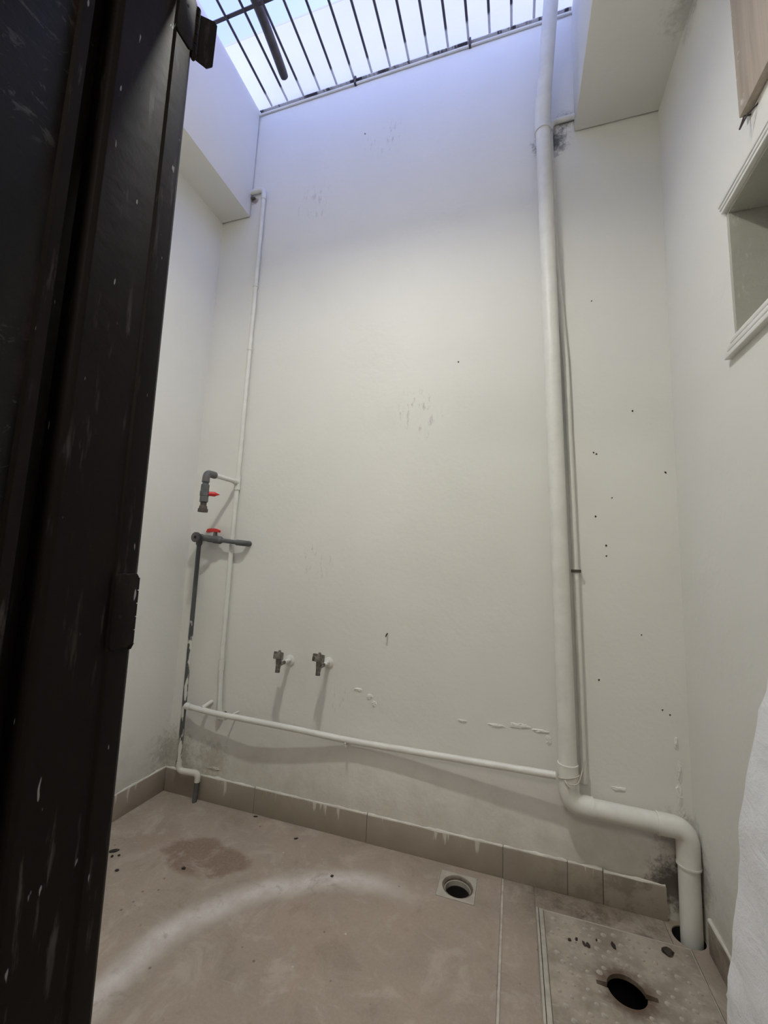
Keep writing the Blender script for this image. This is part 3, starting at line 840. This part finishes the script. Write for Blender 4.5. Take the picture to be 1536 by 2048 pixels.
# ================================================================== TAPS
def tap(x, z, label, tilt, seed):
    t = thing('wall_tap', (x, D, z), label, 'tap', 'bib taps on the back wall')
    MB().tube([(x, D + .002, z), (x, D - .006, z), (x, D - .012, z)], [.0265, .0260, .015], 24).build('flange', 'pvc', t)
    MB().tube([(x, D - .008, z), (x, D - .030, z), (x, D - .032, z), (x, D - .055, z)], [.0125, .0125, .0105, .0100], 14).build('nut', 'pvc', t)
    MB().tube([(x, D - .050, z), (x, D - .088, z - .002), (x, D - .106, z - .003)], [.0085, .0085, .009], 12).build('stem', 'tap', t)
    by = D - .110
    MB().tube([(x, by + .002, z + .034), (x, by + .001, z + .010), (x, by, z - .004), (x, by - .004, z - .022), (x, by - .005, z - .036)], [.0150, .0150, .0130, .0112, .0118], 14).build('body', 'tap', t)
    # lever handle, a tapered block leaning forward
    hv = []
    for (a, b, c) in [(-.010, .014, .030), (-.026, -.012, .030)]: pass
    ca, sa = math.cos(tilt), math.sin(tilt)
    blk = [(-.036, .034), (.018, .018), (.022, .054), (-.030, .068)]
    vs = []
    for wx in (-.018, .018):
        for a, b in blk: vs.append((x + wx * ca + a * sa * .5, by + a * ca, z + b))
    MB().add(vs, [(0, 1, 2, 3), (7, 6, 5, 4), (0, 4, 5, 1), (1, 5, 6, 2), (2, 6, 7, 3), (3, 7, 4, 0)]).build('handle', 'tap', t, bevel=.003)
    MB().tube([(x, by + .002, z + .052), (x, by + .002, z + .067)], [.009, .006], 10).build('screw_cap', 'tap', t)
tap(-1.101, .752, 'small tarnished wall tap next to the supply pipe', -.25, 1)
tap(-.884, .763, 'small tarnished wall tap farther from the supply pipe', .3, 2)

# ================================================================== FLOOR THINGS
dr = thing('floor_drain', ((DX0 + DX1) / 2, (DY0 + DY1) / 2, 0), 'square floor drain with open round hole near the skirting', 'drain')
dc = ((DX0 + DX1) / 2 + .002, (DY0 + DY1) / 2)
MB().plate_hole(DX0 + .001, DX1 - .001, DY0 + .001, DY1 - .001, dc, lambda a: .061, -.006, .0015).build('plate', 'drain', dr, smooth=False)
MB().ring(dc, .052, .062, -.012, -.003, 40).build('rim', 'drain_in', dr)
MB().ring(dc, .048, .0535, -.030, -.010, 40).build('inner_rim', 'drain', dr)
MB().ring(dc, .044, .050, -.20, -.028, 40).build('cup', 'black', dr)  # cup and sump coloured black for the shade inside the drain
MB().tube([(dc[0], dc[1], -.18), (dc[0], dc[1], -.178)], .046, 30).build('sump', 'black', dr)

mh = thing('manhole_cover', ((MX0 + MX1) / 2, (MY0 + MY1) / 2, 0), 'square studded manhole cover with rusty keyhole opening', 'manhole cover')
MC = ((MX0 + MX1) / 2 - .0105, 1.611)
def hole(a):
    r_ = .054
    for s_ in (0.0, math.pi):
        d_ = (a - s_ + math.pi) % (2 * math.pi) - math.pi
        if abs(d_) < .125: r_ = .084
    return r_
MB().plate_hole(MX0 + .004, MX1 - .004, MY0 + .004, MY1 - .004, MC, hole, -.010, .003).build('plate', 'cover', mh, smooth=False)
st0 = None
rnd = random.Random(3)
for i in range(13):
    for j in range(13):
        x = MX0 + .030 + i * .0345 + (.017 if j % 2 else 0) ; y = MY0 + .028 + j * .0345
        if x > MX1 - .02 or math.hypot(x - MC[0], y - MC[1]) < .078 or (abs(y - MC[1]) < .026 and abs(x - MC[0]) < .1) or rnd.random() < .12: continue
        if st0 is None:
            st0 = MB().tube([(0, 0, 0), (0, 0, .0012), (0, 0, .0024), (0, 0, .0028)], [.0088, .0080, .005, .001], 10).build('stud', 'stud', mh)
            st0['_o'] = (0, 0, 0)
            for v in st0.data.vertices: v.co += Vector(mh['_o'])
            s_ = st0
        else:
            s_ = share(st0, mh, (0, 0, 0))
        s_.location = (x + rnd.uniform(-.008, .008) - mh.location.x, y + rnd.uniform(-.008, .008) - mh.location.y, .0028)
        s_.scale = [rnd.uniform(.65, 1.2)] * 2 + [rnd.uniform(.7, 1.1)]
for b in ((.082, .090, MY0 - .02, MY1 + .003), (.092, MX0 + .002, MY0 - .02, MY1 + .003)):
    MB().box(*b, -.016, .004).build('frame_bar', 'drain', mh, bevel=.001)
MB().box(.0905, .0915, MY0 - .02, MY1, -.016, .001).build('frame_gap', 'black', mh)
MB().box(MX0, MX1, MY1 - .003, MY1 + .003, -.016, .002).build('frame_bar', 'drain', mh, bevel=.001)
MB().box(MX1 - .003, MX1 + .002, MY0, MY1, -.016, .002).build('frame_bar', 'drain', mh, bevel=.001)
pit = MB()
pit.box(MX0 + .021, MX1 - .021, MY0 + .021, MY1 - .021, -.29, -.28)
pit.box(MX0 + .021, MX0 + .03, MY0 + .021, MY1 - .021, -.28, -.012)
pit.box(MX1 - .03, MX1 - .021, MY0 + .021, MY1 - .021, -.28, -.012)
pit.box(MX0 + .03, MX1 - .03, MY0 + .021, MY0 + .03, -.28, -.012)
pit.box(MX0 + .03, MX1 - .03, MY1 - .03, MY1 - .021, -.28, -.012)
pit.build('pit', 'black', mh)  # black lining paints in the shade below the cover

# loose crumbs
def crumb(x, y, z, sx, sy, sz, rz, label, group, seed):
    r_ = random.Random(seed); mb = MB()
    bm = bmesh.new(); bmesh.ops.create_icosphere(bm, subdivisions=2, radius=1)
    vs = []
    c, s = math.cos(rz), math.sin(rz)
    for v in bm.verts:
        k = 1 + .35 * mnoise.noise(v.co * 1.7 + Vector((seed, seed * 2, 0)))
        a, b, h = v.co.x * sx * k, v.co.y * sy * k, v.co.z * sz * k
        vs.append((x + a * c - b * s, y + a * s + b * c, max(z, z + sz * .75 + h)))
    bm.faces.ensure_lookup_table(); bm.verts.index_update()
    mb.add(vs, [tuple(v.index for v in f.verts) for f in bm.faces]); bm.free()
    o = mb.build('debris_crumb', 'chip', angle=60); tag(o, label, 'debris', group)
def onZ(x, y, Z):
    d = fw + rt * ((x - 768) / F_PX) - up * ((y - 1024) / F_PX)
    return Vector((0, 0, CZ)) + d * ((Z - CZ) / d.z)
g1 = [(1139, 1881, .006, .005, .5), (1153, 1880, .007, .004, 1.2), (1168, 1889, .004, .010, .3), (1176, 1892, .007, .010, .2), (1227, 1893, .006, .014, .2), (1193, 1882, .003, .003, 0)]
for i, (x, y, a, b, r_) in enumerate(g1):
    p = onZ(x, y, .003)
    lab = 'long dark sliver standing alone on the studded manhole cover' if i == 4 else 'small dark crumb in the cluster on the studded manhole cover'
    crumb(p.x, p.y, .003, a, b, .004, r_, lab, 'crumbs on the manhole cover', i)
p = onZ(1336, 1907, .003)
crumb(p.x, p.y, .003, .018, .015, .008, .4, 'larger dark lump on the corner of the manhole cover', 'lump on the manhole cover', 11)
for i, (x, y, a, b, r_) in enumerate([(228, 1703, .020, .009, .7), (207, 1708, .005, .008, .2), (224, 1714, .005, .006, .1), (238, 1712, .005, .004, .5), (234, 1742, .008, .005, .4), (367, 1738, .009, .006, .3)]):
    p = onZ(x, y, 0)
    lab = {0: 'largest dark crumb of debris on the dusty floor by the door frame', 5: 'lone dark crumb at the edge of the brown damp patch'}.get(i, 'tiny dark crumb of debris on the dusty floor by the door frame')
    crumb(p.x, p.y, 0, a, b, .004, r_, lab, 'crumbs near the door frame', 20 + i)
for i, (x, y, a, b, r_) in enumerate([(592, 1678, .010, .004, .6), (511, 1634, .012, .004, .3), (664, 1753, .007, .006, .4)]):
    p = onZ(x, y, 0)
    crumb(p.x, p.y, 0, a, b, .003, r_, ('thin dark chip on the floor in front of the skirting below the taps', 'thin dark chip on the floor close to the skirting by the grey pipe', 'small dark chip lying on the pale floor arc')[i], 'chips on the open floor', 40 + i)

# ================================================================== RIGHT WALL THINGS
kx = XR / .627
wb = MB().box(XR - .024, XR - .0005, .72, 1.250 * kx, 2.545 + .042, 3.25).build('wooden_plank', 'wood', bevel=.002)
tag(wb, 'raw wooden plank fixed flat to the wall above the window', 'plank')
hk = thing('wall_hook', (XR, 1.235, 2.53), 'thin bent metal hook on the wall just below the wooden plank', 'hook')
MB().tube([(XR + .004, 1.278, 2.583), (XR - .018, 1.272, 2.578), (XR - .034, 1.266, 2.532), (XR - .020, 1.250, 2.560), (XR + .004, 1.240, 2.578)], .0024, 8).build('rod', 'steel', hk)

# white sheet wrapped bundle leaning on the right wall
def bundle():
    NU, NV = 46, 60
    ya, yb = .58, 1.155
    prof = [(0.0, .385), (.20, .398), (.355, .412), (.445, .4205), (.541, .4315), (.688, .4505), (.85, .4755), (.977, .501), (1.021, .519), (1.09, .531), (1.16, .556), (1.21, .59), (1.225, .625)]
    def px(z):
        for (z0, x0), (z1, x1) in zip(prof, prof[1:]):
            if z0 <= z <= z1: return x0 + (x1 - x0) * (z - z0) / (z1 - z0)
        return prof[-1][1]
    vs = []; fs = []
    xb = XR - .013
    # section runs: back bottom-far edge -> rounded far end -> face towards the room
    for j in range(NV + 1):
        z = 1.225 * j / NV
        x0 = px(z)
        depth = xb - x0
        row = []
        nE = 8
        for k in range(nE + 1):        # far end, from the wall to the front edge
            t = k / nE
            x = xb - (depth - .018) * t
            row.append((x, yb - .004 * math.sin(t * 3.1), z))
        for k in range(1, 6):          # rounded edge
            a = k / 5 * math.pi / 2
            row.append((x0 + .018 - .018 * math.sin(a), yb - .018 + .018 * math.cos(a) - .002, z))
        for k in range(1, NU + 1):
            t = k / NU
            y = yb - .02 - (yb - .02 - ya) * t
            row.append((x0, y, z))
        for (x, y, zz) in row:
            q = Vector((y * 6 + zz * 4, zz * 7 - y * 3, x * 3))
            dsp = .010 * mnoise.noise(q) + .0045 * mnoise.noise(q * 2.7 + Vector((4, 1, 2)))
            cr = (zz - .47) + (yb - y) * 1.15       # one sharp diagonal fold
            dsp += .010 * math.exp(-(cr / .012) ** 2) if y < yb - .02 else 0
            cr2 = (zz - .98) + (yb - y) * .9
            dsp += .006 * math.exp(-(cr2 / .010) ** 2) if y < yb - .02 else 0
            edge = min(1, max(0, (xb - x) / .05))
            vs.append((x - dsp * edge, y, zz))
    W = len(row)
    for j in range(NV):
        for k in range(W - 1):
            a = j * W + k
            fs.append((a, a + 1, a + W + 1, a + W))
    # close the back, top and bottom
    n0 = len(vs)
    vs += [(xb, ya, 0), (xb, ya, 1.225)]
    fs.append(tuple([j * W for j in range(NV + 1)]) + (n0 + 1, n0))
    fs.append(tuple([j * W + W - 1 for j in range(NV, -1, -1)]) + (n0, n0 + 1))
    fs.append(tuple(range(W - 1, -1, -1)) + (n0,))
    fs.append(tuple(NV * W + k for k in range(W)) + (n0 + 1,))
    return MB().add(vs, fs).build('cloth_bundle', 'cloth', angle=70)
tag(bundle(), 'tall bundle wrapped in crinkled white cloth leaning on the wall below the window', 'bundle')

for o in bpy.data.objects:
    if '_o' in o: del o['_o']
